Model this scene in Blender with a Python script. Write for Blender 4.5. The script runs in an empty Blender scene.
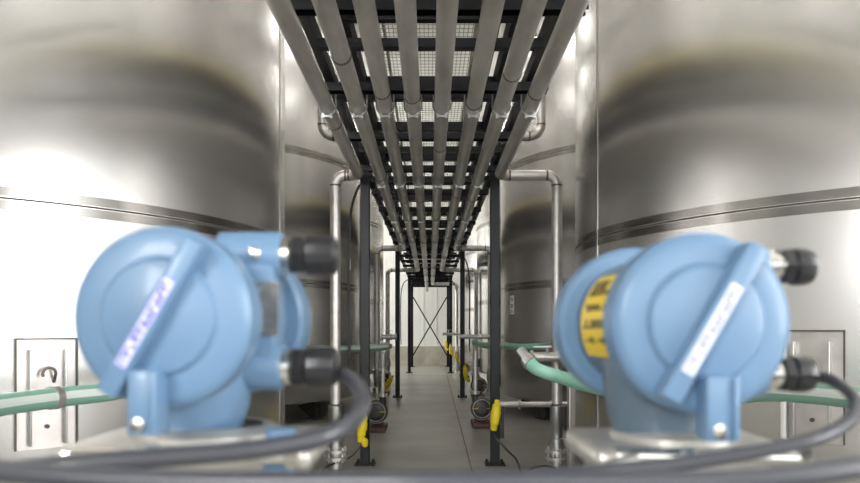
import bpy, bmesh, math, random
from mathutils import Vector, Matrix
random.seed(7)
PI = math.pi
SC = bpy.context.scene
C = SC.collection

# ------------------------------------------------------------ camera
H0 = 1.35
cam_d = bpy.data.cameras.new('camera'); cam = bpy.data.objects.new('camera', cam_d); C.objects.link(cam)
cam.location = (0, 0, H0); cam.rotation_euler = (PI/2, 0, 0)
FPX = 720.0
cam_d.sensor_width = 36; cam_d.lens = 36*FPX/860
cam_d.shift_x = 0.0
cam_d.shift_y = (330-241.5)/860
cam_d.clip_start = 0.05
cam_d.dof.use_dof = True; cam_d.dof.focus_distance = 7.5; cam_d.dof.aperture_fstop = 9.5
SC.camera = cam

# ------------------------------------------------------------ world, light, exposure
w = bpy.data.worlds.new('world'); SC.world = w; w.use_nodes = True
w.node_tree.nodes['Background'].inputs[0].default_value = (0.85, 0.92, 1, 1)
w.node_tree.nodes['Background'].inputs[1].default_value = 0.3
SC.view_settings.view_transform = 'Standard'; SC.view_settings.look = 'None'
SC.view_settings.gamma = 1; SC.view_settings.use_curve_mapping = False
SC.view_settings.exposure = 0.32

def area(name, loc, target, sx, sy, power, col=(1, 1, 1)):
    l = bpy.data.lights.new(name, 'AREA'); l.shape = 'RECTANGLE'; l.size = sx; l.size_y = sy
    l.energy = power; l.color = col
    o = bpy.data.objects.new(name, l); C.objects.link(o); o.location = loc
    o.rotation_euler = (Vector(target)-Vector(loc)).to_track_quat('-Z', 'Y').to_euler()
    return o
# area lights standing in for daylight from unseen side and rear windows
area('daylight_right', (8.75, -3.0, 3.2), (0, 0.5, 2.6), 5.5, 4.6, 760, (1, 0.985, 0.97))
area('daylight_rear', (0.0, -6.8, 3.3), (0, 3, 2.6), 12.0, 3.8, 240, (0.97, 0.98, 1.0))  # added fill from behind, brightens the tanks evenly
area('daylight_left', (-8.75, -3.0, 3.4), (0, 2, 2.6), 4.5, 4.2, 25, (1, 0.98, 0.95))
area('flood_lamp', (-3.2, -5.6, 3.6), (0, 0.5, 1.35), 1.2, 1.6, 170, (1, 0.98, 0.96))  # added key light on the transmitters, without a fixture
area('daylight_far_left', (-8.75, 24.6, 3.6), (2, 26.2, 2.0), 4.2, 4.4, 800, (1, 0.99, 0.95))  # added to brighten the far end of the room

# ------------------------------------------------------------ helpers
def P(px, py, d):
    return Vector(((px-430)*d/FPX, d, H0+(330-py)*d/FPX))

def finish(bm, ang=38):
    bmesh.ops.recalc_face_normals(bm, faces=bm.faces)
    for f in bm.faces: f.smooth = True
    a = math.radians(ang)
    for e in bm.edges:
        if len(e.link_faces) == 2 and e.calc_face_angle(0) > a: e.smooth = False

def obj(name, bm, m, parent=None, ang=38):
    finish(bm, ang)
    me = bpy.data.meshes.new(name); bm.to_mesh(me); bm.free()
    for k in (m if isinstance(m, (list, tuple)) else [m]): me.materials.append(k)
    o = bpy.data.objects.new(name, me); C.objects.link(o)
    if parent is not None: o.parent = parent
    return o

def thing(name, label, cat, loc=(0, 0, 0), rz=0, group=None):
    o = bpy.data.objects.new(name, None); C.objects.link(o)
    o.empty_display_size = .1
    o.location = loc; o.rotation_euler = (0, 0, rz); o['label'] = label; o['category'] = cat
    if group: o['group'] = group
    return o

def tag(o, label, cat, group=None):
    o['label'] = label; o['category'] = cat
    if group: o['group'] = group
    return o

def struct(name, bm, m):
    o = obj(name, bm, m); o['kind'] = 'structure'; return o

def copy_tree(o, parent=None):
    c = o.copy(); C.objects.link(c)
    if parent is not None: c.parent = parent
    for ch in list(o.children): copy_tree(ch, c)
    return c

def B(): return bmesh.new()

def xf(vs, M):
    for v in vs: v.co = M @ v.co

def box(bm, c, s, M=None, bev=0, seg=2):
    r = bmesh.ops.create_cube(bm, size=1)
    vs = r['verts']
    for v in vs: v.co = Vector((v.co.x*s[0]+c[0], v.co.y*s[1]+c[1], v.co.z*s[2]+c[2]))
    if bev:
        es = list({e for v in vs for e in v.link_edges})
        r2 = bmesh.ops.bevel(bm, geom=es, offset=bev, segments=seg, profile=.5, affect='EDGES')
        vs = list({v for f in r2['faces'] for v in f.verts} | {v for v in vs if v.is_valid})
    if M is not None: xf(vs, M)
    return vs

def frame(d):
    d = d.normalized(); up = Vector((0, 0, 1)) if abs(d.z) < .9 else Vector((0, 1, 0))
    x = d.cross(up).normalized(); y = x.cross(d).normalized()
    return x, y

def tube(bm, pts, r, seg=12, cap=True):
    pts = [Vector(p) for p in pts]; n = len(pts)
    rr = r if isinstance(r, (list, tuple)) else [r]*n
    x, y = frame(pts[1]-pts[0]); rings = []; pd = (pts[1]-pts[0]).normalized()
    for i, p in enumerate(pts):
        d = ((pts[i]-pts[i-1]).normalized() if i else pd) + ((pts[i+1]-pts[i]).normalized() if i < n-1 else Vector())
        d = d.normalized() if d.length > 1e-6 else pd
        q = pd.rotation_difference(d); x = q @ x; y = q @ y; pd = d
        rings.append([bm.verts.new(p+(x*math.cos(2*PI*k/seg)+y*math.sin(2*PI*k/seg))*rr[i]) for k in range(seg)])
    for a, b in zip(rings, rings[1:]):
        for k in range(seg): bm.faces.new((a[k], a[(k+1) % seg], b[(k+1) % seg], b[k]))
    if cap: bm.faces.new(rings[0]); bm.faces.new(rings[-1][::-1])

def cyl(bm, a, b, r, r2=None, seg=20): tube(bm, [a, b], [r, r if r2 is None else r2], seg)

def lathe(bm, prof, org=(0, 0, 0), axis=(0, 0, 1), seg=32, cap=True):
    """profile = (radius, distance along the axis)"""
    org = Vector(org); ax = Vector(axis).normalized(); x, y = frame(ax); rings = []
    for r, h in prof:
        rings.append([bm.verts.new(org+ax*h+(x*math.cos(2*PI*k/seg)+y*math.sin(2*PI*k/seg))*max(r, 1e-5)) for k in range(seg)])
    for a, b in zip(rings, rings[1:]):
        for k in range(seg): bm.faces.new((a[k], a[(k+1) % seg], b[(k+1) % seg], b[k]))
    if cap: bm.faces.new(rings[0][::-1]); bm.faces.new(rings[-1])

def smooth_path(pts, n=8):
    pts = [Vector(p) for p in pts]; out = []
    q = [2*pts[0]-pts[1]]+pts+[2*pts[-1]-pts[-2]]
    for i in range(1, len(q)-2):
        a, b, c, d = q[i-1:i+3]
        for k in range(n):
            t = k/n
            out.append(.5*((2*b)+(c-a)*t+(2*a-5*b+4*c-d)*t*t+(3*b-a-3*c+d)*t**3))
    out.append(pts[-1]); return out

def elbow_path(pts, r, n=6):
    """polyline with rounded corners of radius r"""
    pts = [Vector(p) for p in pts]; out = [pts[0]]
    for a, b, c in zip(pts, pts[1:], pts[2:]):
        u = (a-b).normalized(); v = (c-b).normalized()
        s, e = b+u*r, b+v*r; cen = b+u*r+v*r
        for k in range(n+1):
            t = k/n*PI/2
            out.append(cen-v*r*math.cos(t)-u*r*math.sin(t))
    out.append(pts[-1]); return out

# ------------------------------------------------------------ materials
def mat(name, col, rough=.5, metal=0, noise=0, nscale=5, bump=0, bscale=40, stretch=(1, 1, 1), rnoise=0, emit=None, es=0, coat=0, space='Object', spec=.5):
    m = bpy.data.materials.new(name); m.use_nodes = True; nt = m.node_tree; N = nt.nodes; L = nt.links
    b = N['Principled BSDF']
    b.inputs['Base Color'].default_value = (*col, 1); b.inputs['Roughness'].default_value = rough
    b.inputs['Metallic'].default_value = metal; b.inputs['Coat Weight'].default_value = coat
    b.inputs['Specular IOR Level'].default_value = spec
    if emit: b.inputs['Emission Color'].default_value = (*emit, 1); b.inputs['Emission Strength'].default_value = es
    if noise or bump or rnoise:
        tc = N.new('ShaderNodeTexCoord'); mp = N.new('ShaderNodeMapping'); mp.inputs['Scale'].default_value = stretch
        L.new(tc.outputs[space], mp.inputs[0])
    if noise or rnoise:
        n = N.new('ShaderNodeTexNoise'); n.inputs['Scale'].default_value = nscale; n.inputs['Detail'].default_value = 6
        L.new(mp.outputs[0], n.inputs['Vector'])
        if noise:
            r = N.new('ShaderNodeValToRGB')
            r.color_ramp.elements[0].position = .3; r.color_ramp.elements[1].position = .7
            r.color_ramp.elements[0].color = (*[max(0, c*(1-noise)) for c in col], 1)
            r.color_ramp.elements[1].color = (*[min(1, c*(1+noise)) for c in col], 1)
            L.new(n.outputs['Fac'], r.inputs[0]); L.new(r.outputs[0], b.inputs['Base Color'])
        if rnoise:
            mr = N.new('ShaderNodeMapRange'); mr.inputs[1].default_value = .3; mr.inputs[2].default_value = .7
            mr.inputs[3].default_value = max(0.02, rough-rnoise); mr.inputs[4].default_value = rough+rnoise
            L.new(n.outputs['Fac'], mr.inputs[0]); L.new(mr.outputs[0], b.inputs['Roughness'])
    if bump:
        n2 = N.new('ShaderNodeTexNoise'); n2.inputs['Scale'].default_value = bscale; n2.inputs['Detail'].default_value = 4
        L.new(mp.outputs[0], n2.inputs['Vector'])
        bp = N.new('ShaderNodeBump'); bp.inputs['Strength'].default_value = bump; bp.inputs['Distance'].default_value = .02
        L.new(n2.outputs['Fac'], bp.inputs['Height']); L.new(bp.outputs[0], b.inputs['Normal'])
    return m

M_TANK = mat('brushed_stainless', (.60, .585, .57), .27, .94)
def brush(m):
    nt = m.node_tree; b = nt.nodes['Principled BSDF']
    tg = nt.nodes.new('ShaderNodeTangent'); tg.direction_type = 'RADIAL'; tg.axis = 'Z'
    nt.links.new(tg.outputs[0], b.inputs['Tangent']); b.inputs['Anisotropic'].default_value = .55
    tc = nt.nodes.new('ShaderNodeTexCoord'); mp = nt.nodes.new('ShaderNodeMapping'); mp.inputs['Scale'].default_value = (1, 1, .8)
    n = nt.nodes.new('ShaderNodeTexNoise'); n.inputs['Scale'].default_value = 1.6; n.inputs['Detail'].default_value = 2
    mr = nt.nodes.new('ShaderNodeBump'); mr.inputs['Strength'].default_value = .12; mr.inputs['Distance'].default_value = .02
    nt.links.new(tc.outputs['Object'], mp.inputs[0]); nt.links.new(mp.outputs[0], n.inputs['Vector']); nt.links.new(n.outputs['Fac'], mr.inputs['Height']); nt.links.new(mr.outputs[0], b.inputs['Normal'])
brush(M_TANK)
M_BAND = mat('ground_weld_band', (.30, .285, .265), .22, 1)
M_WELD = mat('weld_line', (.10, .085, .07), .5, .6)
M_WELDV = mat('vertical_weld', (.35, .33, .31), .3, 1)
M_PIPE = mat('pickled_pipe_steel', (.66, .63, .60), .38, .6, noise=.16, nscale=9, rnoise=.08, stretch=(1, .35, 1), bump=.05)
M_PIPEW = mat('pale_pipe_steel', (.62, .60, .57), .36, .7, noise=.12, nscale=14, bump=.04)
M_TINT = mat('heat_tint', (.17, .135, .115), .45, .7, noise=.3, nscale=30)
M_BLACK = mat('black_painted_steel', (.006, .0065, .0075), .38, 0, noise=.3, nscale=12, bump=.04, spec=.3)
M_GALV = mat('galvanised_clamp', (.50, .50, .48), .38, .9)
M_GRATE = mat('grating_steel', (.30, .30, .26), .5, .5)
M_YELLOW = mat('yellow_paint', (.72, .55, .02), .45)
M_PLUG = mat('yellow_rubber', (.80, .62, .015), .45)
M_FLOOR = mat('sealed_concrete', (.26, .252, .226), .36, 0, noise=.24, nscale=1.1, bump=.03, bscale=14)
M_WALLP = mat('white_wall_panel', (.80, .80, .765), .55, noise=.03, nscale=2)
M_CONC = mat('wall_concrete', (.40, .375, .31), .8, noise=.15, nscale=2.5, bump=.1, bscale=20)
M_CEIL = mat('cream_ceiling', (.82, .81, .755), .7)
M_DARKB = mat('wall_girt_steel', (.20, .185, .165), .6)
M_JOINT = mat('floor_joint_sealant', (.20, .10, .08), .7)
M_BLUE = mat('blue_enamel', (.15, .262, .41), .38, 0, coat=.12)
M_BLUE_SHADE = mat('grey_blue_enamel', (.10, .145, .19), .35, 0, coat=.2)  # shade on the right transmitter's barrel and neck put into the colour
M_LABELW = mat('white_label', (.82, .82, .90), .35)
M_VIOLET = mat('violet_print', (.13, .13, .62), .4)
M_PALEV = mat('faint_grey_print', (.36, .37, .50), .4)
M_YLABEL = mat('yellow_label', (.86, .60, .02), .4)
M_INK = mat('black_ink', (.02, .02, .02), .5)
M_REDINK = mat('red_ink', (.45, .04, .03), .5)
M_GLAND = mat('black_nylon', (.018, .018, .021), .32, 0, coat=.2)
M_NICKEL = mat('nickel', (.78, .76, .72), .2, 1)
M_CABLE = mat('grey_cable_jacket', (.06, .062, .074), .3, 0, coat=.15)
M_CAST = mat('cast_stainless', (.60, .58, .54), .40, .7, noise=.10, nscale=20, bump=.1)
M_PLATE = mat('nameplate_steel', (.25, .24, .23), .4, .6, noise=.25, nscale=60)
M_BRACK = mat('bracket_plate', (.52, .49, .47), .35, .8, noise=.12, nscale=9)
M_PUMPB = mat('pump_paint', (.055, .055, .055), .4, .2, noise=.3, nscale=12)
M_PUMPR = mat('pump_base_primer', (.10, .045, .035), .6)
M_LAMP = mat('lamp_diffuser', (.9, .9, .88), .4, emit=(1, .975, .93), es=30)
M_LAMPB = mat('lamp_housing', (.7, .7, .68), .5)
M_BOXW = mat('white_plastic', (.7, .7, .68), .4)

def hose_mat():
    m = mat('green_hose', (.20, .40, .31), .35, 0, coat=.2); nt = m.node_tree; N = nt.nodes; L = nt.links
    return m
M_HOSE = hose_mat()
M_HOSEW = mat('white_hose_stripe', (.66, .70, .66), .4)
M_HOSED = mat('dark_green_rib', (.08, .21, .15), .35)

def glass_window_mat():
    return mat('bright_window_pane', (.8, .85, .9), .3, emit=(.97, .985, 1), es=1.5)
M_PANE = glass_window_mat()
M_PANED = mat('overcast_window_pane', (.6, .62, .64), .3, emit=(.97, .985, 1), es=.15)  # left-wall panes, glow turned down to keep the right tank's reflection grey

# ------------------------------------------------------------ room
XW, Y0, Y1, ZC = 9.0, -7.0, 27.9, 8.6
bm = B(); box(bm, (0, (Y0+Y1)/2, -.1), (2*XW+.4, Y1-Y0+.4, .2)); struct('floor', bm, M_FLOOR)
bm = B(); box(bm, (0, (Y0+Y1)/2, ZC+.1), (2*XW+.4, Y1-Y0+.4, .2)); struct('ceiling', bm, M_CEIL)
def ribbed(name, x0, y0, x1, y1, z0, z1, pitch, dep, m, th=.12):
    bm = B(); n = max(2, int(math.hypot(x1-x0, y1-y0)/pitch)); d = Vector((x1-x0, y1-y0, 0)); L_ = d.length; d.normalize()
    nrm = Vector((-d.y, d.x, 0))
    base = Vector((x0, y0, 0))
    A = Matrix(((d.x, nrm.x, 0, x0), (d.y, nrm.y, 0, y0), (0, 0, 1, 0), (0, 0, 0, 1)))
    box(bm, (L_/2, -th/2, (z0+z1)/2), (L_, th, z1-z0), A)
    for i in range(n): box(bm, ((i+.5)*L_/n, dep/2, (z0+z1)/2), (.035, dep, z1-z0), A)
    return struct(name, bm, m)
ribbed('wall_back', XW, Y1, -XW, Y1, .72, ZC, .5, .012, M_WALLP)
ribbed('wall_left', -XW, Y1, -XW, Y0, .72, ZC, .6, .015, M_WALLP)
ribbed('wall_right', XW, Y0, XW, Y1, .72, ZC, .6, .015, M_WALLP)
ribbed('wall_front', -XW, Y0, XW, Y0, 0, ZC, .6, .015, M_WALLP)
bm = B(); box(bm, (0, Y1+.02, .36), (2*XW, .3, .72)); struct('baseboard_back', bm, M_CONC)
bm = B(); box(bm, (-XW-.02, (Y0+Y1)/2, .36), (.3, Y1-Y0-.3, .72)); struct('baseboard_left', bm, M_CONC)
bm = B(); box(bm, (XW+.02, (Y0+Y1)/2, .36), (.3, Y1-Y0-.3, .72)); struct('baseboard_right', bm, M_CONC)
# dark eaves girts
for i, (c, s) in enumerate((((-XW+.15, 10.4, 8.2), (.3, 34.4, .4)), ((XW-.15, 10.4, 8.2), (.3, 34.4, .4)), ((0, Y0+.2, 8.2), (17.4, .3, .4)))):
    bm = B(); box(bm, c, s); struct('trim_%d' % (i+1), bm, M_DARKB)
# floor joint running down the aisle
bm = B(); a = Vector((.53, 25.0, .002)); b = Vector((.40, 6.6, .002)); box(bm, ((a.x+b.x)/2, 0, 0), (0, 0, 0)); bm.clear()
wd = .006
vs = [bm.verts.new(p) for p in (a+Vector((-wd, 0, 0)), a+Vector((wd, 0, 0)), b+Vector((wd, 0, 0)), b+Vector((-wd, 0, 0)))]
vt = [bm.verts.new(v.co+Vector((0, 0, .002))) for v in vs]
bm.faces.new(vs[::-1]); bm.faces.new(vt)
for k in range(4): bm.faces.new((vs[k], vs[(k+1) % 4], vt[(k+1) % 4], vt[k]))
struct('trim_4', bm, M_JOINT)
# unseen windows; the rear and far-left ones are added for their light
def unseen_window(n, c, sx, sy, sz, nx, nz, pm=None):
    w_ = B(); along = 0 if sx > sy else 1
    L_ = max(sx, sy)
    box(w_, c, (sx, sy, sz)); f = struct('window_%d' % n, w_, M_LAMPB)
    g = B(); off = .04*(1 if c[along ^ 1] < 0 else -1)
    cc = list(c); cc[along ^ 1] += off
    for i in range(nx):
        for j in range(nz):
            q = list(cc); q[along] += (i+.5)*L_/nx-L_/2; q[2] += (j+.5)*sz/nz-sz/2
            s = [0, 0, sz/nz-.09]; s[along] = L_/nx-.09; s[along ^ 1] = .02
            box(g, q, s)
    p = obj('window_pane', g, pm or M_PANE, f)
unseen_window(1, (XW-.05, -3.0, 3.6), .1, 6.4, 5.6, 4, 3)
unseen_window(2, (0, Y0+.06, 3.3), 12.4, .1, 4.0, 8, 3)  # added glowing panes for diffuse light on the tanks
unseen_window(3, (-XW+.05, -3.0, 3.4), .1, 4.8, 4.4, 4, 3, M_PANED)
unseen_window(4, (-XW+.05, 24.6, 3.6), .1, 4.4, 4.6, 3, 3)  # added glowing panes, put in to light the far wall

# ------------------------------------------------------------ ceiling lamps
lampn = 0
LAMP_POS = [(x, y) for y in (-4.5, -1.0, 2.5, 6.0, 9.5, 13.0, 16.5, 20.0, 23.5) for x in (-2.6, 2.6)]+[(x, y) for y in (-3, 2, 8, 14.5, 21) for x in (-6.6, 6.6)]
lamp0 = None
for i, (x, y) in enumerate(LAMP_POS):
    nm = 'white ceiling strip lamp in the rows beside the steel walkway' if abs(x) < 3 else 'white ceiling strip lamp in the outer rows near the side walls'
    gr = 'ceiling lamps above the walkway' if abs(x) < 3 else 'ceiling lamps above the tanks'
    if lamp0 is None:
        lamp0 = thing('ceiling_lamp', nm, 'lamp', (x, y, ZC), 0, gr)
        bm = B(); box(bm, (0, 0, -.05), (.36, 1.5, .1), bev=.01); obj('lamp_housing', bm, M_LAMPB, lamp0)
        bm = B(); box(bm, (0, 0, -.115), (.30, 1.42, .03), bev=.008); obj('diffuser', bm, M_LAMP, lamp0)
    else:
        c = copy_tree(lamp0); c.location = (x, y, ZC); c['label'] = nm; c['group'] = gr

# ------------------------------------------------------------ tanks
TC, TR = 3.7, 2.5
SEAMS = (2.03, 3.93)
def tank(x, y, label, full=True, weld_ang=None):
    t = thing('storage_tank', label, 'tank', (x, y, 0), 0, 'stainless storage tanks')
    R = TR
    bm = B()
    lathe(bm, [(.25, .20), (R-.10, .26), (R-.02, .29), (R, .33), (R, 1.0), (R, 2.03), (R, 3.0), (R, 3.93), (R, 6.6), (R-.03, 6.67), (R*.6, 6.92), (.3, 7.05)], seg=128)
    body = obj('tank_body', bm, M_TANK, t, ang=30)
    for z in SEAMS+(5.80,):
        for dz in (-.034, .034):
            bm = B(); lathe(bm, [(R-.004, z+dz-.026), (R+.0022, z+dz-.024), (R+.0022, z+dz+.024), (R-.004, z+dz+.026)], seg=128, cap=False)
            obj('weld_band', bm, M_BAND, body, ang=60)
        bm = B(); lathe(bm, [(R-.004, z-.007), (R+.0045, z-.003), (R+.0045, z+.003), (R-.004, z+.007)], seg=128, cap=False)
        obj('weld_seam', bm, M_WELD, body, ang=60)
    if weld_ang is not None:
        for wa in weld_ang:
            ca, sa = math.cos(wa), math.sin(wa)
            bm = B()
            box(bm, (R, 0, 3.1), (.009, .022, 5.5), Matrix.Rotation(wa, 4, 'Z'))
            obj('vertical_weld', bm, M_WELDV, body)
    # six channel legs under the shell
    for k in range(6):
        a = PI/6+k*PI/3
        bm = B(); Mr = Matrix.Rotation(a, 4, 'Z')
        box(bm, (R-.25, 0, .14), (.10, .14, .25), Mr)
        box(bm, (R-.25, 0, .010), (.2, .22, .02), Mr)
        # triangular gusset
        v = [(R-.30, -.07, .27), (R-.62, -.07, .25), (R-.30, -.07, .03), (R-.30, .07, .27), (R-.62, .07, .25), (R-.30, .07, .03)]
        vv = [bm.verts.new(Mr @ Vector(p)) for p in v]
        bm.faces.new(vv[:3]); bm.faces.new(vv[3:][::-1])
        for i, j in ((0, 1), (1, 2), (2, 0)): bm.faces.new((vv[i], vv[i+3], vv[j+3], vv[j]))
        obj('leg', bm, M_PUMPB, t)
    return t, body
PITCH = 6.4
TY = [5.7, 12.1, 18.5, 24.9]
def at_ang(dx, dy): return math.atan2(dy, dx)
wl = [math.radians(24.2)]
tanks = {}
for side in (-1, 1):
    for k in range(4):
        if side < 0 and k == 3: continue
        nth = ('foreground', 'second', 'third', 'fourth and farthest')[k]
        sd = 'left' if side < 0 else 'right'
        lab = ('large %s stainless steel tank on the %s, behind the blue transmitter' % (nth, sd)) if k == 0 else \
              ('stainless steel tank, %s in the row along the %s of the aisle' % (nth, sd))
        ang = None
        if k == 0:  # vertical weld near the aisle silhouette
            dd = Vector(((597 if side > 0 else 280)-430, FPX)).normalized(); cc = Vector((side*TC, TY[0]))
            tt = dd.dot(cc)-math.sqrt(dd.dot(cc)**2-cc.dot(cc)+TR*TR); q = dd*tt-cc
            ang = [math.atan2(q.y, q.x)]
        tanks[(side, k)] = tank(side*TC, TY[k], lab, weld_ang=ang)

# labels fixed on tanks (local coordinates on the shell)
def on_shell(side, k, px, py):
    """frame on the tank's shell where the sight line through the pixel meets it"""
    d = Vector(((px-430)/FPX, 1.0)); c = Vector((side*TC, TY[k])); a = d.dot(d); b_ = -2*d.dot(c); q = c.dot(c)-TR*TR
    t = (-b_-math.sqrt(b_*b_-4*a*q))/(2*a)
    p = d*t; n = (p-c).normalized(); z = H0+(330-py)*t/FPX
    loc = Vector((p.x-c.x, p.y-c.y, z))
    tx = Vector((-n.y, n.x, 0)); 
    Mx = Matrix(((tx.x, -n.x, 0, loc.x), (tx.y, -n.y, 0, loc.y), (0, 0, 1, loc.z), (0, 0, 0, 1)))  # x along shell, -y outwards
    return Mx, t
def curved_plate(bm, z, ang, wid, hgt, off, seg=6, R=TR):
    a0 = ang-wid/R/2; rows = []
    for r_ in (R-.002, R+off):
        for zz in (z-hgt/2, z+hgt/2):
            rows.append([bm.verts.new((r_*math.cos(a0+wid/R*i/seg), r_*math.sin(a0+wid/R*i/seg), zz)) for i in range(seg+1)])
    i0, i1, o0, o1 = rows
    for i in range(seg):
        bm.faces.new((o0[i], o0[i+1], o1[i+1], o1[i])); bm.faces.new((i0[i], i1[i], i1[i+1], i0[i+1]))
        bm.faces.new((o1[i], o1[i+1], i1[i+1], i1[i])); bm.faces.new((o0[i], i0[i], i0[i+1], o0[i+1]))
    for i in (0, seg): bm.faces.new((i0[i], i1[i], o1[i], o0[i]) if i else (i0[i], o0[i], o1[i], i1[i]))
def shell_label(side, k, px, py, wid, hgt, marks):
    Mx, t = on_shell(side, k, px, py); loc = Mx.translation; a = math.atan2(loc.y, loc.x)
    th, body = tanks[(side, k)]
    bm = B(); curved_plate(bm, loc.z, a, wid, hgt, .003); l = obj('paper_label', bm, M_LABELW, th)
    l['label'] = 'white upright label with dark rotated lettering'
    for (u, v, w_, h_) in marks:
        bm = B(); curved_plate(bm, loc.z+v*hgt, a+u*wid/TR, w_*wid, h_*hgt, .005, 2); obj('printed_mark', bm, M_INK, l)
gl = [(-.05, .33, .5, .05), (-.05, .22, .5, .03), (.15, .26, .12, .12), (-.05, .02, .5, .035), (0, -.06, .12, .13), (.12, -.06, .12, .1), (-.05, -.13, .5, .03), (-.1, -.3, .5, .04), (.1, -.36, .12, .1), (-.15, -.4, .3, .03)]
shell_label(1, 1, 512, 305, .16, .30, gl)
shell_label(-1, 1, 349, 264, .13, .18, gl[:5])

# ------------------------------------------------------------ overhead rack and walkway
ZP = H0+1.51      # pipe axis height
ZX = ZP+.095      # underside beams centre
rack = thing('pipe_rack', 'long black steel rack with grated walkway carrying eight pipes over the aisle', 'pipe rack', (0, 0, 0))
YS, YE = -6.7, 27.3
for s in (-1, 1):
    bm = B(); box(bm, (s*.665, (YS+YE)/2, ZX+.085), (.06, YE-YS, .08)); obj('side_beam', bm, M_BLACK, rack)
    bm = B(); box(bm, (s*.53, (YS+YE)/2, ZX+.33), (.07, YE-YS, .13)); obj('walkway_stringer', bm, M_BLACK, rack)
k = 0; y = 3.58-8.4
while y < YE:
    if y > YS-.1:
        wide = (k % 2 == 0) or True
        bm = B(); zc = ZX
        # channel section facing down
        bw = 1.56 if y < 5.5 else 1.36
        box(bm, (0, y, zc+.02), (bw, .085, .012)); box(bm, (0, y-.038, zc), (bw, .010, .055)); box(bm, (0, y+.038, zc), (bw, .010, .055))
        obj('cross_beam', bm, M_BLACK, rack)
        bm = B(); box(bm, (0, y+.17+.6, ZX+.30), (1.16, .06, .08)); obj('walkway_joist', bm, M_BLACK, rack)
    y += 1.2; k += 1
for y in (4.1, 5.02, 6.5, 7.75, 8.9, 10.1, 11.3, 12.5, 13.7):
    bm = B(); box(bm, (0, y, ZX+.02), (1.28, .07, .05)); obj('cross_beam', bm, M_BLACK, rack)
# additional denser walkway supports away from the camera
y = 9.2
while y < YE:
    bm = B(); box(bm, (0, y, ZX+.27), (1.3, .07, .04)); obj('walkway_joist', bm, M_BLACK, rack); y += 1.2
bm = B()
GZ = ZX+.43
x = -.37
while x <= .371: box(bm, (x, (YS+YE)/2, GZ), (.0045, YE-YS, .008)); x += .03
y = YS
while y < YE: box(bm, (0, y, GZ+.004), (.78, .005, .003)); y += .065
obj('walkway_grating', bm, M_GRATE, rack)
for s in (-1, 1):
    bm = B(); box(bm, (s*.425, (YS+YE)/2, GZ), (.085, YE-YS, .03)); obj('grating_border', bm, M_BLACK, rack)
    # yellow hand rails of the walkway
    for z in (.10, .55, 1.05):
        bm = B()
        if z < .2: box(bm, (s*.40, (YS+YE)/2, GZ+z-.02), (.01, YE-YS, .05))
        else: cyl(bm, (s*.47, YS, GZ+z), (s*.47, YE, GZ+z), .02, seg=10)
        obj('toe_board' if z < .2 else 'hand_rail', bm, M_YELLOW if z < .2 else M_GRATE, rack)
    y = -5.6
    while y < YE:
        bm = B(); cyl(bm, (s*.47, y, GZ), (s*.47, y, GZ+1.06), .019, seg=10); obj('rail_post', bm, M_GRATE, rack); y += 2.4
POSTY = (7.22, 14.45, 22.6, 26.4)
for s in (-1, 1):
    for i, y in enumerate(POSTY+(-.25, -6.5)):
        X = s*.65
        if i == 3: X = s*.66
        pw = .092
        if i > 3: X, pw = s*.5835, .066
        bm = B(); box(bm, (X, y, (ZX+.27)/2), (pw, .092, ZX+.27), bev=.006, seg=1); p = obj('post', bm, M_BLACK, rack)
        bm = B(); box(bm, (X, y, .008), (.2, .18, .016))
        for a in (-1, 1):
            for b in (-1, 1): cyl(bm, (X+a*.075, y+b*.065, .016), (X+a*.075, y+b*.065, .045), .012, seg=6)
        obj('base_plate', bm, M_BLACK, p)
# cross bracing of the last bay
for s in (-1, 1):
    bm = B(); yb = 26.4+.03*s
    a = Vector((-s*.62, yb, H0+(330-297)*26.4/FPX)); b = Vector((s*.62, yb, .42))
    d = (b-a); L_ = d.length
    Mx = Matrix.Translation((a+b)/2) @ d.to_track_quat('Z', 'Y').to_matrix().to_4x4()
    box(bm, (0, 0, 0), (.045, .045, L_), Mx); obj('cross_brace', bm, M_BLACK, rack)
bm = B(); box(bm, (0, 26.4, ZX+.14), (1.4, .1, .35)); obj('end_beam', bm, M_BLACK, rack)
# walkway end beam bundle (cable tray)
for s, px in ((-1, 0), (1, 0)):
    pass

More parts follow.
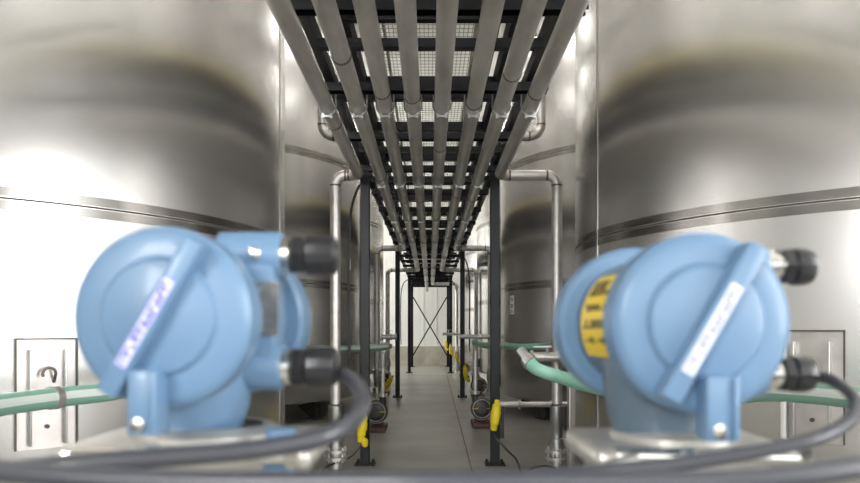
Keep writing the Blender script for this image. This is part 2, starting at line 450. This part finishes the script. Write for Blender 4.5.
# ------------------------------------------------------------ eight pipes
PX = [-.695, -.487, -.304, -.115, .081, .292, .482, .676]
PY_END = [7.03, 13.3, 18.1, 27.6, 23.6, 18.1, 13.3, 7.03]
OUTX = [-.925, -.98, -1.06, None, .88, 1.16, 1.12, 1.24]
names = ['outermost left pipe under the rack, turning down beside the left post',
         'second pipe from the left under the rack, turning down behind the left post',
         'third pipe from the left under the rack',
         'fourth pipe from the left, longest, running to the far wall',
         'fifth pipe from the left under the rack, beside the longest one',
         'sixth pipe from the left under the rack',
         'seventh pipe from the left under the rack, second from the right',
         'outermost right pipe under the rack, turning down beside the right post']
PR = .0515
for i in range(8):
    x, ye, ox = PX[i], PY_END[i], OUTX[i]
    t = thing('steel_pipe', 'grey steel '+names[i], 'pipe', (x, ye, 0), 0, 'pipes of the overhead rack')
    r = PR if i not in (1, 6) else PR*1.04
    # run along the rack in lengths joined by welds
    if ox is None: pts = [(0, -6.6-ye, ZP), (0, 0, ZP)]
    else:
        pts = elbow_path([(0, -6.6-ye, ZP), (0, 0, ZP), (ox-x, 0, ZP), (ox-x, 0, .20)], .10)
    bm = B(); tube(bm, pts, r, 20); obj('pipe_run', bm, M_PIPE, t)
    yy = {1: 3.95, 6: 4.22}.get(i, random.uniform(4.4, 7))
    while yy < ye-.3:
        bm = B(); cyl(bm, (0, yy-ye-.010, ZP), (0, yy-ye+.010, ZP), r+.0035, seg=20); obj('weld_ring', bm, M_TINT, t); yy += random.uniform(3, 4.5)
    if ox is not None:
        s = 1 if ox > x else -1
        for (a, b) in (((0, -.10, ZP), (0, 1, 0)), ((s*.10, 0, ZP), (1, 0, 0)), ((ox-x-s*.10, 0, ZP), (1, 0, 0)), ((ox-x, 0, ZP-.10), (0, 0, 1)), ((ox-x, 0, .62), (0, 0, 1))):
            a = Vector(a); b = Vector(b); bm = B(); cyl(bm, a-b*.009, a+b*.009, r+.003, seg=20); obj('weld_ring', bm, M_TINT, t)
    # u-bolt clamps at every second beam
    yy = 4.87-9.6
    while yy < ye-.1:
        bm = B(); pp = []
        for q in range(9):
            a = PI*q/8; pp.append(Vector((math.cos(a)*(r+.007), yy-ye, ZP-math.sin(a)*(r+.007))))
        pp = [Vector((pp[0].x, pp[0].y, ZP+.085))]+pp+[Vector((pp[-1].x, pp[-1].y, ZP+.085))]
        tube(bm, pp, .0055, 8)
        box(bm, (0, yy-ye, ZP-r-.016), (.05, .03, .012)); box(bm, (-.028, yy-ye, ZP-r-.010), (.014, .022, .035)); box(bm, (.028, yy-ye, ZP-r-.010), (.014, .022, .035))
        obj('pipe_clamp', bm, M_GALV, t); yy += 2.4
    if ox is not None:
        # flanged foot
        bm = B(); X = ox-x
        lathe(bm, [(r+.002, .62), (r+.018, .61), (r+.018, .42), (r+.004, .40), (r+.004, .30), (r+.02, .29), (r+.02, .17), (r+.0, .16)], (X, 0, 0), seg=20)
        obj('pipe_coupling', bm, M_GALV, t)
        bm = B(); lathe(bm, [(.05, .19), (.115, .185), (.115, .155), (.06, .15), (.06, .12), (.115, .115), (.115, .085), (.06, .08), (.06, 0), (.05, 0)], (X, 0, 0), seg=24)
        for q in range(8):
            a = q*PI/4+.2; cyl(bm, (X+math.cos(a)*.095, math.sin(a)*.095, .065), (X+math.cos(a)*.095, math.sin(a)*.095, .21), .010, seg=6)
        obj('floor_flange', bm, M_CAST, t)

# risers that come from the roof beside the rack and turn in over it
for s, px in ((-1, 322), (1, 541)):
    X = (px-430)*8.0/FPX
    t = thing('roof_pipe', 'steel pipe coming down from the roof on the %s, elbowed in above the rack' % ('left' if s < 0 else 'right'), 'pipe', (X, 8.0, 0), 0, 'roof pipes')
    zz = H0+2.15
    bm = B(); tube(bm, elbow_path([(0, 0, ZC), (0, 0, zz), (-s*.62, 0, zz)], .13), .05, 20); obj('pipe_run', bm, M_PIPEW, t)
    bm = B(); cyl(bm, (0, 0, zz+.12), (0, 0, zz+.14), .053, seg=20); obj('weld_ring', bm, M_TINT, t)
    bm = B(); cyl(bm, (-s*.12, 0, zz), (-s*.14, 0, zz), .053, seg=20); obj('weld_ring', bm, M_TINT, t)
# thin conduits, each a thin tube dropping from the rack beside the posts
for (px, d, xo, lab) in ((401, 14.7, .05, 'thin black conduit dropping beside the second left post'), (466.5, 14.7, -.03, 'thin black conduit dropping beside the second right post'),
                         (404, 22.3, .05, 'thin black conduit dropping beside the third left post'), (455, 22.3, -.03, 'thin grey conduit dropping beside the third right post'),
                         (359, 7.36, -.03, 'thin black conduit running down beside the nearest left post')):
    X = (px-430)*d/FPX-(.1 if px < 430 else -.06)
    bm = B(); s = 1 if px < 430 else -1
    tube(bm, smooth_path([(s*.22, 0, ZP+.05), (s*.08, 0, ZP-.08), (0, 0, ZP-.5), (0, 0, 1.2), (.01, 0, .9)], 6), .014, 8)
    o = obj('conduit', bm, M_PUMPB); o.location = (X, d, 0); tag(o, lab, 'conduit')

# ------------------------------------------------------------ wall brackets welded to the foreground tanks
def shell_bracket(side, px0, px1, py0, py1, label):
    Ma, ta = on_shell(side, 0, px0, (py0+py1)/2); Mb, tb = on_shell(side, 0, px1, (py0+py1)/2)
    la, lb = Ma.translation, Mb.translation
    aa, ab = math.atan2(la.y, la.x), math.atan2(lb.y, lb.x)
    if side > 0: aa %= 2*PI; ab %= 2*PI
    wid = abs(aa-ab)*TR; mid = (aa+ab)/2; t = (ta+tb)/2
    zt = H0+(330-py0)*t/FPX; zb = H0+(330-py1)*t/FPX; z = (zt+zb)/2; h = zt-zb
    th, body = tanks[(side, 0)]
    bm = B(); curved_plate(bm, z, mid, wid, h, .007, 8); p = obj('mounting_plate', bm, M_BRACK, th); p['label'] = label
    R = TR+.007; Mr = Matrix.Rotation(mid, 4, 'Z')
    # raised open channel
    for u in (-.28, .28):
        bm = B(); box(bm, (R+.02, u*wid, z-.02), (.045, .012, h*.86), Mr, bev=.004); obj('plate_flange', bm, M_GALV, p)
    if side > 0: bm = B(); box(bm, (R+.018, -wid*.44, z), (.04, wid*.09, h*.98), Mr, bev=.005); obj('plate_lip', bm, M_BOXW, p)
    bm = B(); box(bm, (R+.004, 0, z+h*.5-.004), (.016, wid, .008), Mr); box(bm, (R+.004, wid*.5-.004, z), (.016, .008, h), Mr); box(bm, (R+.004, -wid*.5+.004, z), (.016, .008, h), Mr)
    obj('weld_bead', bm, M_WELD, p)
    # bent hook rod and hose strap
    bm = B(); pp = []
    for q in range(10):
        a = PI*1.15*q/9; pp.append(Mr @ Vector((R+.05, math.cos(a)*.032, z+h*.18+math.sin(a)*.032)))
    pp = [Mr @ Vector((R+.0, .034, z+h*.10))]+pp
    tube(bm, pp, .008, 8); obj('hook', bm, M_TINT, p)
    for (u, v) in ((-.2, -.12), (.2, -.12), (0, -.3)):
        bm = B(); cyl(bm, Mr @ Vector((R-.002, u*wid, z+v*h)), Mr @ Vector((R+.014, u*wid, z+v*h)), .012, seg=8); obj('plate_bolt', bm, M_PUMPB, p)
    return p
shell_bracket(-1, 14, 77, 338, 448, 'upright welded steel plate with hook on the left tank')
shell_bracket(1, 782, 846, 330, 442, 'upright welded steel plate on the right tank')
# column leg at the near-right tank edge
t = thing('pipe_column', 'flat grey steel column standing at the edge of the right foreground tank', 'column', (P(575, 480, 6.7).x, 6.7, 0))
bm = B(); box(bm, (0, 0, .77), (.13, .10, 1.50), bev=.004); box(bm, (-.045, -.055, .77), (.012, .02, 1.48)); obj('column_body', bm, M_BRACK, t)
bm = B(); box(bm, (0, 0, .01), (.22, .2, .02)); obj('base_plate', bm, M_BRACK, t)

# ------------------------------------------------------------ hoses
def hose(pts, r, label, stripe=True, n=10, s0=0):
    path = smooth_path(pts, n); t = thing('green_hose', label, 'hose', (0, 0, 0), 0)
    # resample finely and rib the wall
    fine = []
    for a, b in zip(path, path[1:]):
        m = max(1, int((b-a).length/.02))
        for k in range(m): fine.append(a.lerp(b, k/m))
    fine.append(path[-1])
    bm = B(); tube(bm, fine, [r*(1.0 if k % 2 else .965) for k in range(len(fine))], 18); ho = obj('hose_wall', bm, M_HOSE, t, ang=80)
    if stripe:
        bm = B(); prev = None
        for k, p in enumerate(fine):
            if k < s0*len(fine): continue
            d = (fine[min(k+1, len(fine)-1)]-fine[max(k-1, 0)]).normalized()
            s = d.cross(Vector((0, 0, 1))).normalized()
            if s.dot(p-Vector((0, 0, H0))) > 0: s = -s
            u = s.cross(d).normalized()
            if u.z < 0: u = -u
            row = [bm.verts.new(p+(s*math.cos(a)+u*math.sin(a))*(r*1.018)) for a in (-.15, .10, .35, .6)]
            if prev:
                for q in range(3): bm.faces.new((prev[q], prev[q+1], row[q+1], row[q]))
            prev = row
        obj('white_stripe', bm, M_HOSEW, t, ang=80)
    for (a, b) in ((fine[0], fine[4]), (fine[-1], fine[-5])):
        bm = B(); d = (b-a).normalized(); lathe(bm, [(r*.7, -.10), (r*.8, -.10), (r*.8, -.02), (r*1.18, -.02), (r*1.18, .03), (r*1.05, .03)], a, d, 18); obj('hose_fitting', bm, M_GALV, t)
    return t, fine
def lift(L_): return [P(*q) for q in L_]
hl, fl = hose(lift([(-70, 417, 2.15), (0, 405, 2.55), (60, 397, 2.86), (130, 388, 3.25), (225, 366, 4.25), (312, 350, 6.75), (337, 349.5, 7.3), (362, 348.5, 7.8), (386, 346.5, 8.3)]), .041, 'green hose with white stripe along the left foreground tank')
for i in (0.21, .31):
    k = int(len(fl)*i)
# strap on the left hose, by the hook
def strap(par, fine, k, r):
    d = (fine[k+1]-fine[k-1]).normalized(); bm = B()
    lathe(bm, [(r*1.02, -.018), (r*1.12, -.018), (r*1.12, .018), (r*1.02, .018)], fine[k], d, 18); obj('hose_strap', bm, M_BRACK, par)
bestk = min(range(2, len(fl)-2), key=lambda k: abs((fl[k].x/fl[k].y*FPX+430)-54)); strap(hl, fl, bestk, .041)
hr, fr = hose(lift([(529, 361, 4.5), (537, 369, 4.45), (560, 377, 4.4), (600, 388, 4.1), (690, 399, 3.5), (760, 392, 3.05), (806, 393, 2.78), (860, 398, 2.5), (930, 408, 2.2)]), .042, 'green hose with white stripe along the right foreground tank', s0=.66)
h3, _ = hose(lift([(505, 346, 8.0), (520, 347, 7.7), (538, 346.5, 7.5), (553, 346, 7.3)]), .036, 'short green hose behind the nearest right post', stripe=False)
h4, _ = hose(lift([(474, 342, 9.6), (484, 345, 9.0), (494, 346, 8.6)]), .04, 'short green hose between the two right posts', stripe=False)
# pipe stub with valve that the right-hand hoses hang on
t = thing('valve_manifold', 'steel pipe stub with wire-tied valve joining the right green hoses', 'valve', P(556, 357, 6.6))
bm = B(); cyl(bm, (-.22, 0, 0), (.10, .0, 0), .045); cyl(bm, (-.24, 0, 0), (-.21, 0, 0), .062); cyl(bm, (.08, 0, 0), (.11, 0, 0), .062); obj('pipe_stub', bm, M_PIPEW, t)
bm = B(); cyl(bm, (-.08, 0, .0), (-.08, -.02, .09), .02); box(bm, (-.13, -.02, .095), (.16, .02, .014)); obj('valve_handle', bm, M_GALV, t)
# header pipes on the far valves
def header(x, y, z, L_, lab, r=.04):
    t = thing('header_pipe', lab, 'pipe', (x, y, z))
    bm = B(); cyl(bm, (-L_/2, 0, 0), (L_/2, 0, 0), r); obj('pipe_run', bm, M_PIPE, t)
    for u in (-.5, .15, .5):
        bm = B(); cyl(bm, (u*L_-.012, 0, 0), (u*L_+.012, 0, 0), r*1.35, seg=18); obj('flange', bm, M_GALV, t)
    bm = B(); cyl(bm, (-L_*.2, 0, r*.8), (-L_*.2, 0, r+.07), .016); box(bm, (-L_*.1, 0, r+.075), (.2, .02, .012)); obj('valve_handle', bm, M_GALV, t)
q = P(388, 337, 13.4); header(q.x+.02, q.y, q.z, .26, 'horizontal header pipe with valve beside the second left post', .045)
q = P(477, 336.5, 13.2); header(q.x, q.y, q.z, .62, 'horizontal header pipe with valve beside the second right post', .04)
q = P(452, 334, 20.5); header(q.x, q.y, q.z, .5, 'small header pipe with valve beside the third right post', .04)

# ------------------------------------------------------------ pumps
def pump():
    t = thing('pump', 'pump', 'pump')
    bm = B(); box(bm, (0, .05, .03), (.26, .62, .06), bev=.008); box(bm, (0, .2, .09), (.16, .1, .08)); obj('pump_base', bm, M_PUMPR, t)
    bm = B(); lathe(bm, [(.05, -.05), (.10, -.04), (.15, -.02), (.158, .02), (.15, .06), (.10, .075), (.05, .08)], (0, -.10, .26), (0, 1, 0), 28)
    cyl(bm, (.09, -.08, .30), (.09, -.08, .47), .045); obj('volute_casing', bm, M_PUMPB, t)
    bm = B(); tube(bm, [(math.cos(a*PI/14)*.125, -.137, .26+math.sin(a*PI/14)*.125) for a in range(28)]+[(.125, -.137, .26)], .007, 8); obj('rim_ring', bm, M_CAST, t)
    bm = B(); box(bm, (0, -.146, .262), (.27, .008, .014)); obj('yellow_strap', bm, M_YELLOW, t)
    bm = B(); lathe(bm, [(.01, -.02), (.06, -.02), (.06, 0), (.045, .0), (.045, .06), (.04, .06)], (0, -.22, .26), (0, 1, 0), 20); obj('inlet_flange', bm, M_PUMPB, t)
    bm = B(); lathe(bm, [(.04, 0), (.10, .02), (.105, .05), (.105, .30), (.09, .33), (.03, .34)], (0, 0, .26), (0, 1, 0), 24)
    for k in range(18):
        a = 2*PI*k/18; box(bm, (0, .17, .108), (.006, .24, .02), Matrix.Translation((0, 0, .26)) @ Matrix.Rotation(a, 4, 'Y'))
    obj('motor', bm, M_PUMPB, t)
    bm = B(); box(bm, (-.11, .14, .30), (.08, .12, .10), bev=.01); obj('terminal_box', bm, M_PUMPB, t)
    bm = B()
    for q in range(25):
        pass
    lathe(bm, [(.159, -.012), (.162, -.012), (.162, .012), (.159, .012)], (0, -.08, .26), (0, 1, 0), 28, cap=False)
    obj('casing_clamp', bm, M_GALV, t)
    bm = B(); cyl(bm, (.09, -.08, .47), (.09, -.08, 1.05), .03); cyl(bm, (.09, -.08, .46), (.09, -.08, .50), .065); cyl(bm, (.09, -.08, .8), (.09, -.08, .83), .055); obj('outlet_pipe', bm, M_PIPE, t)
    return t
pump0 = pump()
PUMPS = [(-.72, 9.7, 'pump on the floor beside the left aisle, nearest of the left pumps', -1), (.72, 10.1, 'pump on the floor beside the right aisle, nearest of the right pumps', 1),
         (-.98, 14.9, 'pump near the second left post', -1), (.96, 14.3, 'pump just behind the second right post', 1),
         (.98, 20.6, 'small distant pump near the third right post', 1)]
for i, (x, y, lab, s) in enumerate(PUMPS):
    p = pump0 if i == 0 else copy_tree(pump0)
    p.location = (x, y, 0); p['label'] = 'dark electric '+lab; p['category'] = 'pump'; p['group'] = 'pumps along the aisle'
    p.scale = (1, 1, 1) if s < 0 else (-1, 1, 1)
# floor pipe on the right leading to the nearest pump
t = thing('floor_pipe', 'low horizontal steel pipe between right pump and flanged pipe foot', 'pipe', (1.2, 9.0, .42))
bm = B(); cyl(bm, (-.45, 0, 0), (1.0, 0, 0), .035); obj('pipe_run', bm, M_PIPE, t)
for u, r_ in ((-.1, .06), (.3, .05)):
    bm = B(); cyl(bm, (u, 0, 0), (u+.03, 0, 0), r_); obj('flange', bm, M_GALV, t)
for u in (.5, -.3):
    bm = B(); box(bm, (u, 0, -.22), (.05, .05, .40)); obj('pipe_support', bm, M_PUMPB, t)

# ------------------------------------------------------------ yellow power connectors hanging on the posts
def connector(loc, tilt, lab, cordpts=None, loop=True):
    t = thing('power_connector', lab, 'power connector', loc, 0, 'yellow power connectors on the posts')
    t.rotation_euler = (0, tilt, 0)
    bm = B(); lathe(bm, [(.020, .0), (.030, .005), (.034, .03), (.036, .06), (.044, .07), (.044, .11), (.050, .13), (.050, .19), (.044, .20), (.044, .25), (.030, .262), (.026, .30), (.015, .305)], (0, 0, -.15), seg=20)
    obj('connector_body', bm, M_PLUG, t)
    if loop:
        bm = B(); lathe(bm, [(.012, 0), (.028, .01), (.036, .05), (.036, .07), (.02, .09)], (.055, -.01, -.19), (-.25, 0, 1), 16); obj('cord_cap', bm, M_PLUG, t)
    if cordpts:
        Mi = (Matrix.Translation(Vector(loc)) @ Matrix.Rotation(tilt, 4, 'Y')).inverted()
        bm = B(); tube(bm, [Mi @ q for q in smooth_path(cordpts, 8)], .011, 10); obj('power_cord', bm, M_GLAND, t)
    return t
q = P(362, 427, 7.0); connector(q, .12, 'yellow power connector on the nearest left post')
q = P(495.5, 415.5, 7.0); b0 = q+Vector((0, 0, -.15))
connector(q, .13, 'yellow power connector on the nearest right post', [b0+Vector((-.03, 0, 0)), P(496, 438, 6.95), P(508, 451, 6.9), P(516, 459, 6.8), P(520, 470, 6.75), P(521, 476, 6.7)], loop=False)
q = P(389, 382, 14.2); connector(q, .6, 'yellow power connector near the second left post')
q = P(465.5, 373, 14.2); connector(q, -.1, 'yellow power connector on the second right post')
q = P(456.5, 357, 20); connector(q, -.2, 'small yellow power connector before the third right post')
q = P(450.5, 349, 22.2); connector(q, 0, 'small yellow power connector on the third right post')
q = P(446, 345, 24.5); connector(q, 0, 'farthest yellow power connector near the end wall')
for (L_, lab) in (([(528, 474, 6.7), (532, 468, 6.75), (545, 466, 6.8), (556, 468, 6.85)], 'black cable on the floor beside the right flanged foot'),
                  ([(322, 474, 6.7), (326, 467, 6.8), (338, 462, 7.0), (352, 456, 7.3), (362, 445, 7.9)], 'black cable on the floor between left flanged foot and post')):
    bm = B(); pp = []
    for q in L_:
        v = P(*q); pp.append(Vector((v.x, v.y, max(.012, v.z))))
    tube(bm, smooth_path(pp, 8), .010, 8); tag(obj('floor_cable', bm, M_GLAND), lab, 'cable')
# little white junction box at the left and wall boxes
t = thing('wall_box', 'small white box on a black stand beyond the left tanks', 'box', P(382, 382, 21.8)*1)
t.location.z = 0
bm = B(); box(bm, (0, 0, .22), (.28, .24, .36), bev=.01); obj('box_body', bm, M_BOXW, t)
bm = B(); box(bm, (0, 0, .02), (.3, .26, .04)); obj('box_foot', bm, M_PUMPB, t)

# ------------------------------------------------------------ transmitters in the foreground
def rot_y(a): return Matrix.Rotation(a, 4, 'Y')
KS = .56          # true size of the foreground instruments (local shapes below are drawn at 1/KS)
def transmitter(px, py, label, hub_end, nip_end, bar_label, yellow, plate, hz, gl_len, gl_r, lockx, yaw):
    t = thing('pressure_transmitter', label, 'transmitter', P(px, py, .60*KS), math.radians(yaw)); t.scale = (KS, KS, KS)
    R = .0765; HY = .10
    bm = B()
    lathe(bm, [(.001, -.0062), (.0450, -.0062), (.0468, -.0054), (.0505, .0), (.068, .0005), (.0730, .003), (R, .0075), (R, .036), (R-.003, .040), (.066, .041)], (0, 0, 0), (0, 1, 0), 72)
    for k in range(0):
        pass
    cov = obj('front_cover', bm, M_BLUE, t, ang=30)
    A = Matrix.Rotation(math.radians(30.5), 4, 'Y')
    bm = B(); box(bm, (.0, -.0090, 0), (.0178, .023, .146), A, bev=.0035)
    obj('grip_bar', bm, M_BLUE, cov)
    bm = B(); box(bm, (0, -.0201, -.006), (.0108, .0012, .082), A); lb = obj('bar_label', bm, bar_label[0], cov); lb['label'] = bar_label[2]
    bm = B(); box(bm, (0, -.0207, -.006), (.0092, .0006, .0800), A); obj('label_field', bm, M_LABELW, lb)
    bm = B(); z = -.044; rnd = random.Random(3)
    while z < .031:
        hgt = rnd.choice((.0026, .0034, .0040))
        if rnd.random() > .12:
            box(bm, (rnd.choice((-.0026, .0026)), -.0210, z+hgt/2), (.0022, .0005, hgt), A)
            box(bm, (0, -.0210, z), (.0066, .0005, .0017), A)
            if rnd.random() > .4: box(bm, (0, -.0210, z+hgt), (.0064, .0005, .0015), A)
        z += hgt+.0017
    obj('lettering', bm, bar_label[1], lb)
    bm = B(); lathe(bm, [(.063, .038), (.066, .044), (.066, .170), (.063, .176)], (0, 0, 0), (0, 1, 0), 64); obj('housing_barrel', bm, M_BLUE_SHADE if yellow else M_BLUE, t)
    bm = B(); lathe(bm, [(.064, .172), (.078, .172), (.083, .177), (.083, .214), (.078, .221), (.045, .224), (.001, .224)], (0, 0, 0), (0, 1, 0), 72); obj('rear_cover', bm, M_BLUE, t, ang=30)
    bm = B(); xe = hub_end-.004 if not yellow else .082
    box(bm, ((xe+.035)/2, HY+.004, (hz[0]+hz[1])/2), (xe-.035, .050, hz[0]-hz[1]-.012), bev=.006); obj('terminal_block', bm, M_BLUE, t)
    for z in hz:
        bm = B(); x0 = .02
        lathe(bm, [(.023, 0), (.023, hub_end-x0-.004), (.021, hub_end-x0), (.012, hub_end-x0)], (x0, HY, z), (1, 0, 0), 32)
        obj('conduit_hub', bm, M_BLUE, t)
    bm = B(); box(bm, (lockx, -.006, -.070), (.026, .026, .054), bev=.003)
    lk = obj('cover_lock', bm, M_BLUE, t)
    bm = B(); box(bm, (lockx+.0105, -.0205, -.070), (.005, .004, .052), bev=.0015); obj('lock_rib', bm, M_BLUE, lk)
    bm = B(); lathe(bm, [(.0060, 0), (.0060, -.003), (.003, -.0035)], (lockx-.003, -.0185, -.088), (0, 1, 0), 12); obj('lock_screw', bm, M_NICKEL, lk)
    bm = B(); lathe(bm, [(.054, -.03), (.052, -.07), (.050, -.085), (.044, -.104)], (-.004, .095, 0), (0, 0, 1), 40); obj('housing_neck', bm, M_BLUE_SHADE if yellow else M_BLUE, t)
    if plate:
        bm = B(); box(bm, (.068, HY-.0225, .009), (.025, .002, .050)); npl = obj('name_plate', bm, M_PLATE, t); npl['label'] = 'dark metal nameplate with two screws'
        for z in (.027, -.010):
            bm = B(); cyl(bm, (.064, HY-.0232, z), (.064, HY-.027, z), .0036, seg=12); obj('plate_screw', bm, M_NICKEL, npl)
        bm = B(); lathe(bm, [(.0065, 0), (.0065, -.004), (.004, -.0055), (.001, -.0055)], (.058, HY-.022, hz[0]), (0, 1, 0), 14); obj('vent_screw', bm, M_NICKEL, t)
    if yellow:
        def arc(bm, a0, a1, y0, y1, r, sg=14):
            rows = []
            for rr in (r-.0006, r):
                for yy in (y0, y1): rows.append([bm.verts.new((math.cos(a0+(a1-a0)*i/sg)*rr, yy, math.sin(a0+(a1-a0)*i/sg)*rr)) for i in range(sg+1)])
            i0, i1, o0, o1 = rows
            for i in range(sg):
                bm.faces.new((o0[i], o0[i+1], o1[i+1], o1[i])); bm.faces.new((i0[i], i1[i], i1[i+1], i0[i+1]))
                bm.faces.new((o0[i], i0[i], i0[i+1], o0[i+1])); bm.faces.new((o1[i], o1[i+1], i1[i+1], i1[i]))
            for i in (0, sg): bm.faces.new((i0[i], i1[i], o1[i], o0[i]))
        ya, yb = .062, .150
        bm = B(); arc(bm, PI-.80, PI+.50, ya, yb, .0668); yl = obj('warning_label', bm, M_YLABEL, t); yl['label'] = 'yellow label with bold black lettering'
        bm = B(); rn = random.Random(5)
        for (a, n_, hh) in ((PI-.56, 3, .26), (PI-.24, 4, .10), (PI+.0, 4, .13), (PI+.24, 2, .09)):
            wv = (yb-ya-.012)/n_
            y = ya+.006
            for q in range(n_):
                arc(bm, a-hh/2, a+hh/2, y, y+wv*.26, .0674, 3)
                aa = a-hh/2+rn.choice((0, .4, .75))*hh; arc(bm, aa, aa+hh*.25, y, y+wv*.75, .0674, 2)
                if rn.random() > .5: arc(bm, a-hh/2, a+hh/2, y+wv*.5, y+wv*.75, .0674, 3)
                y += wv
        obj('lettering', bm, M_INK, yl)
    for z in hz:
        bm = B(); lathe(bm, [(.012, 0), (.0135, .0), (.0135, .003), (.018, .004), (.018, .012), (.0135, .013), (.0135, max(.016, nip_end-hub_end+.004))], (hub_end-.004, HY, z), (1, 0, 0), 24)
        obj('threaded_nipple', bm, M_NICKEL, t)
    for z in hz:
        bm = B(); L_ = gl_len; g_ = gl_r
        lathe(bm, [(g_*.6, 0), (g_*.92, .0), (g_, .0015), (g_, .0095), (g_*.94, .011), (g_*.86, .0125)], (nip_end, HY, z), (1, 0, 0), 6)
        g = obj('cable_gland', bm, M_GLAND, t, ang=25)
        bm = B(); lathe(bm, [(g_*.84, .0110), (g_*.98, .0135), (g_, .0155), (g_, L_-.010), (g_*.92, L_-.004), (g_*.68, L_), (g_*.38, L_+.001)], (nip_end, HY, z), (1, 0, 0), 14)
        obj('gland_nut', bm, M_GLAND, g, ang=20)
    return t
transmitter(159, 317, 'blue round pressure transmitter at the lower left with metal nameplate', .080, .090, (M_VIOLET, M_VIOLET, 'white strip with violet border and lettering'), False, True, (.061, -.046), .044, .0195, -.006, -2.5)
transmitter(705.5, 323, 'blue round pressure transmitter at the lower right with yellow warning label', .098, .116, (M_LABELW, M_PALEV, 'white strip with faint lettering'), True, False, (.056, -.049), .034, .0185, .006, 2.5)

# flanges and manifolds under the transmitters
def flange(px, py, label, blue_bolts, sx=1):
    loc = P(px, py, .60*KS)
    t = thing('process_flange', label, 'flange', loc); t.scale = (KS*sx, KS, KS)
    bm = B(); box(bm, (.0, .095, -.020), (.185, .15, .022), bev=.009, seg=3); fb = obj('flange_body', bm, M_CAST, t)
    bm = B(); box(bm, (.0, .095, -.052), (.150, .12, .044), bev=.012, seg=3); obj('flange_foot', bm, M_CAST, t)
    bm = B(); lathe(bm, [(.044, -.012), (.060, -.011), (.060, -.004), (.052, .002), (.044, .002)], (0, .095, 0), (0, 0, 1), 36, cap=False); obj('collar', bm, M_CAST, t)
    for (x, z) in ((-.050, -.013), (.050, -.013)):
        bm = B(); cyl(bm, (x-.028, .012, z), (x+.028, .012, z-.002), .0075, seg=12); cyl(bm, (x+.026, .012, z-.002), (x+.036, .012, z-.002), .0105, seg=6); obj('clamp_bolt', bm, M_NICKEL, t)
    bm = B(); tube(bm, smooth_path([(-.094, .02, -.075), (-.096, .012, -.045), (-.085, .006, -.022), (-.06, .006, -.014)], 6), .006, 10); obj('u_bolt', bm, M_GALV, t)
    bm = B(); box(bm, (.0, .095, -.115), (.11, .07, .085), bev=.008); obj('manifold_block', bm, M_CAST, t)
    zb = -loc.z/KS
    bm = B(); cyl(bm, (0, .095, -.155), (0, .095, zb+.02), .035); obj('stand_pipe', bm, M_PIPEW, t)
    bm = B(); cyl(bm, (0, .095, zb), (0, .095, zb+.025), .15); obj('stand_foot', bm, M_PIPEW, t)
    for (x, z, r) in blue_bolts:
        bm = B(); lathe(bm, [(.006, -.014), (r, -.013), (r, -.004), (.006, -.003), (.006, .006), (r*1.05, .007), (r*1.05, .018), (.006, .019)], (x, .03, z), (0, 0, 1), 16); obj('vent_valve', bm, M_BLUE, t)
    return t
flange(172, 441, 'grey steel process flange under the left blue transmitter', [(.070, -.012, .011), (.068, -.042, .013)], 1.22)
flange(712, 443, 'grey steel process flange under the right blue transmitter', [], 1.0)
# foreground cables
def cable(L_, r, label, m=M_CABLE):
    bm = B(); tube(bm, smooth_path([P(a, b, c*KS) for a, b, c in L_], 12), r*KS, 16)
    return tag(obj('signal_cable', bm, m), label, 'cable')
cable([(341, 374, .70), (348, 377, .69), (359, 387, .66), (363, 401, .62), (353, 420, .58), (325, 436, .555), (275, 447, .54), (200, 455, .53), (100, 462, .52), (20, 470, .515), (-60, 478, .51)], .0075, 'grey cable looping from the left transmitter gland down to the left edge')
cable([(819, 377, .70), (829, 379, .69), (842, 386, .66), (853, 396, .62), (856, 408, .60), (845, 424, .585), (810, 440, .57), (740, 455, .56), (660, 466, .55), (580, 473, .54), (480, 480, .53), (380, 489, .52)], .0058, 'dark cable looping from the right transmitter gland across the right flange')
cable([(-60, 466, .44), (60, 476, .43), (200, 482, .42), (330, 482, .41), (430, 482, .40), (540, 482, .40), (700, 482, .41), (800, 475, .42), (870, 465, .43), (930, 458, .44)], .0068, 'thick grey cable running along the bottom edge of the picture')
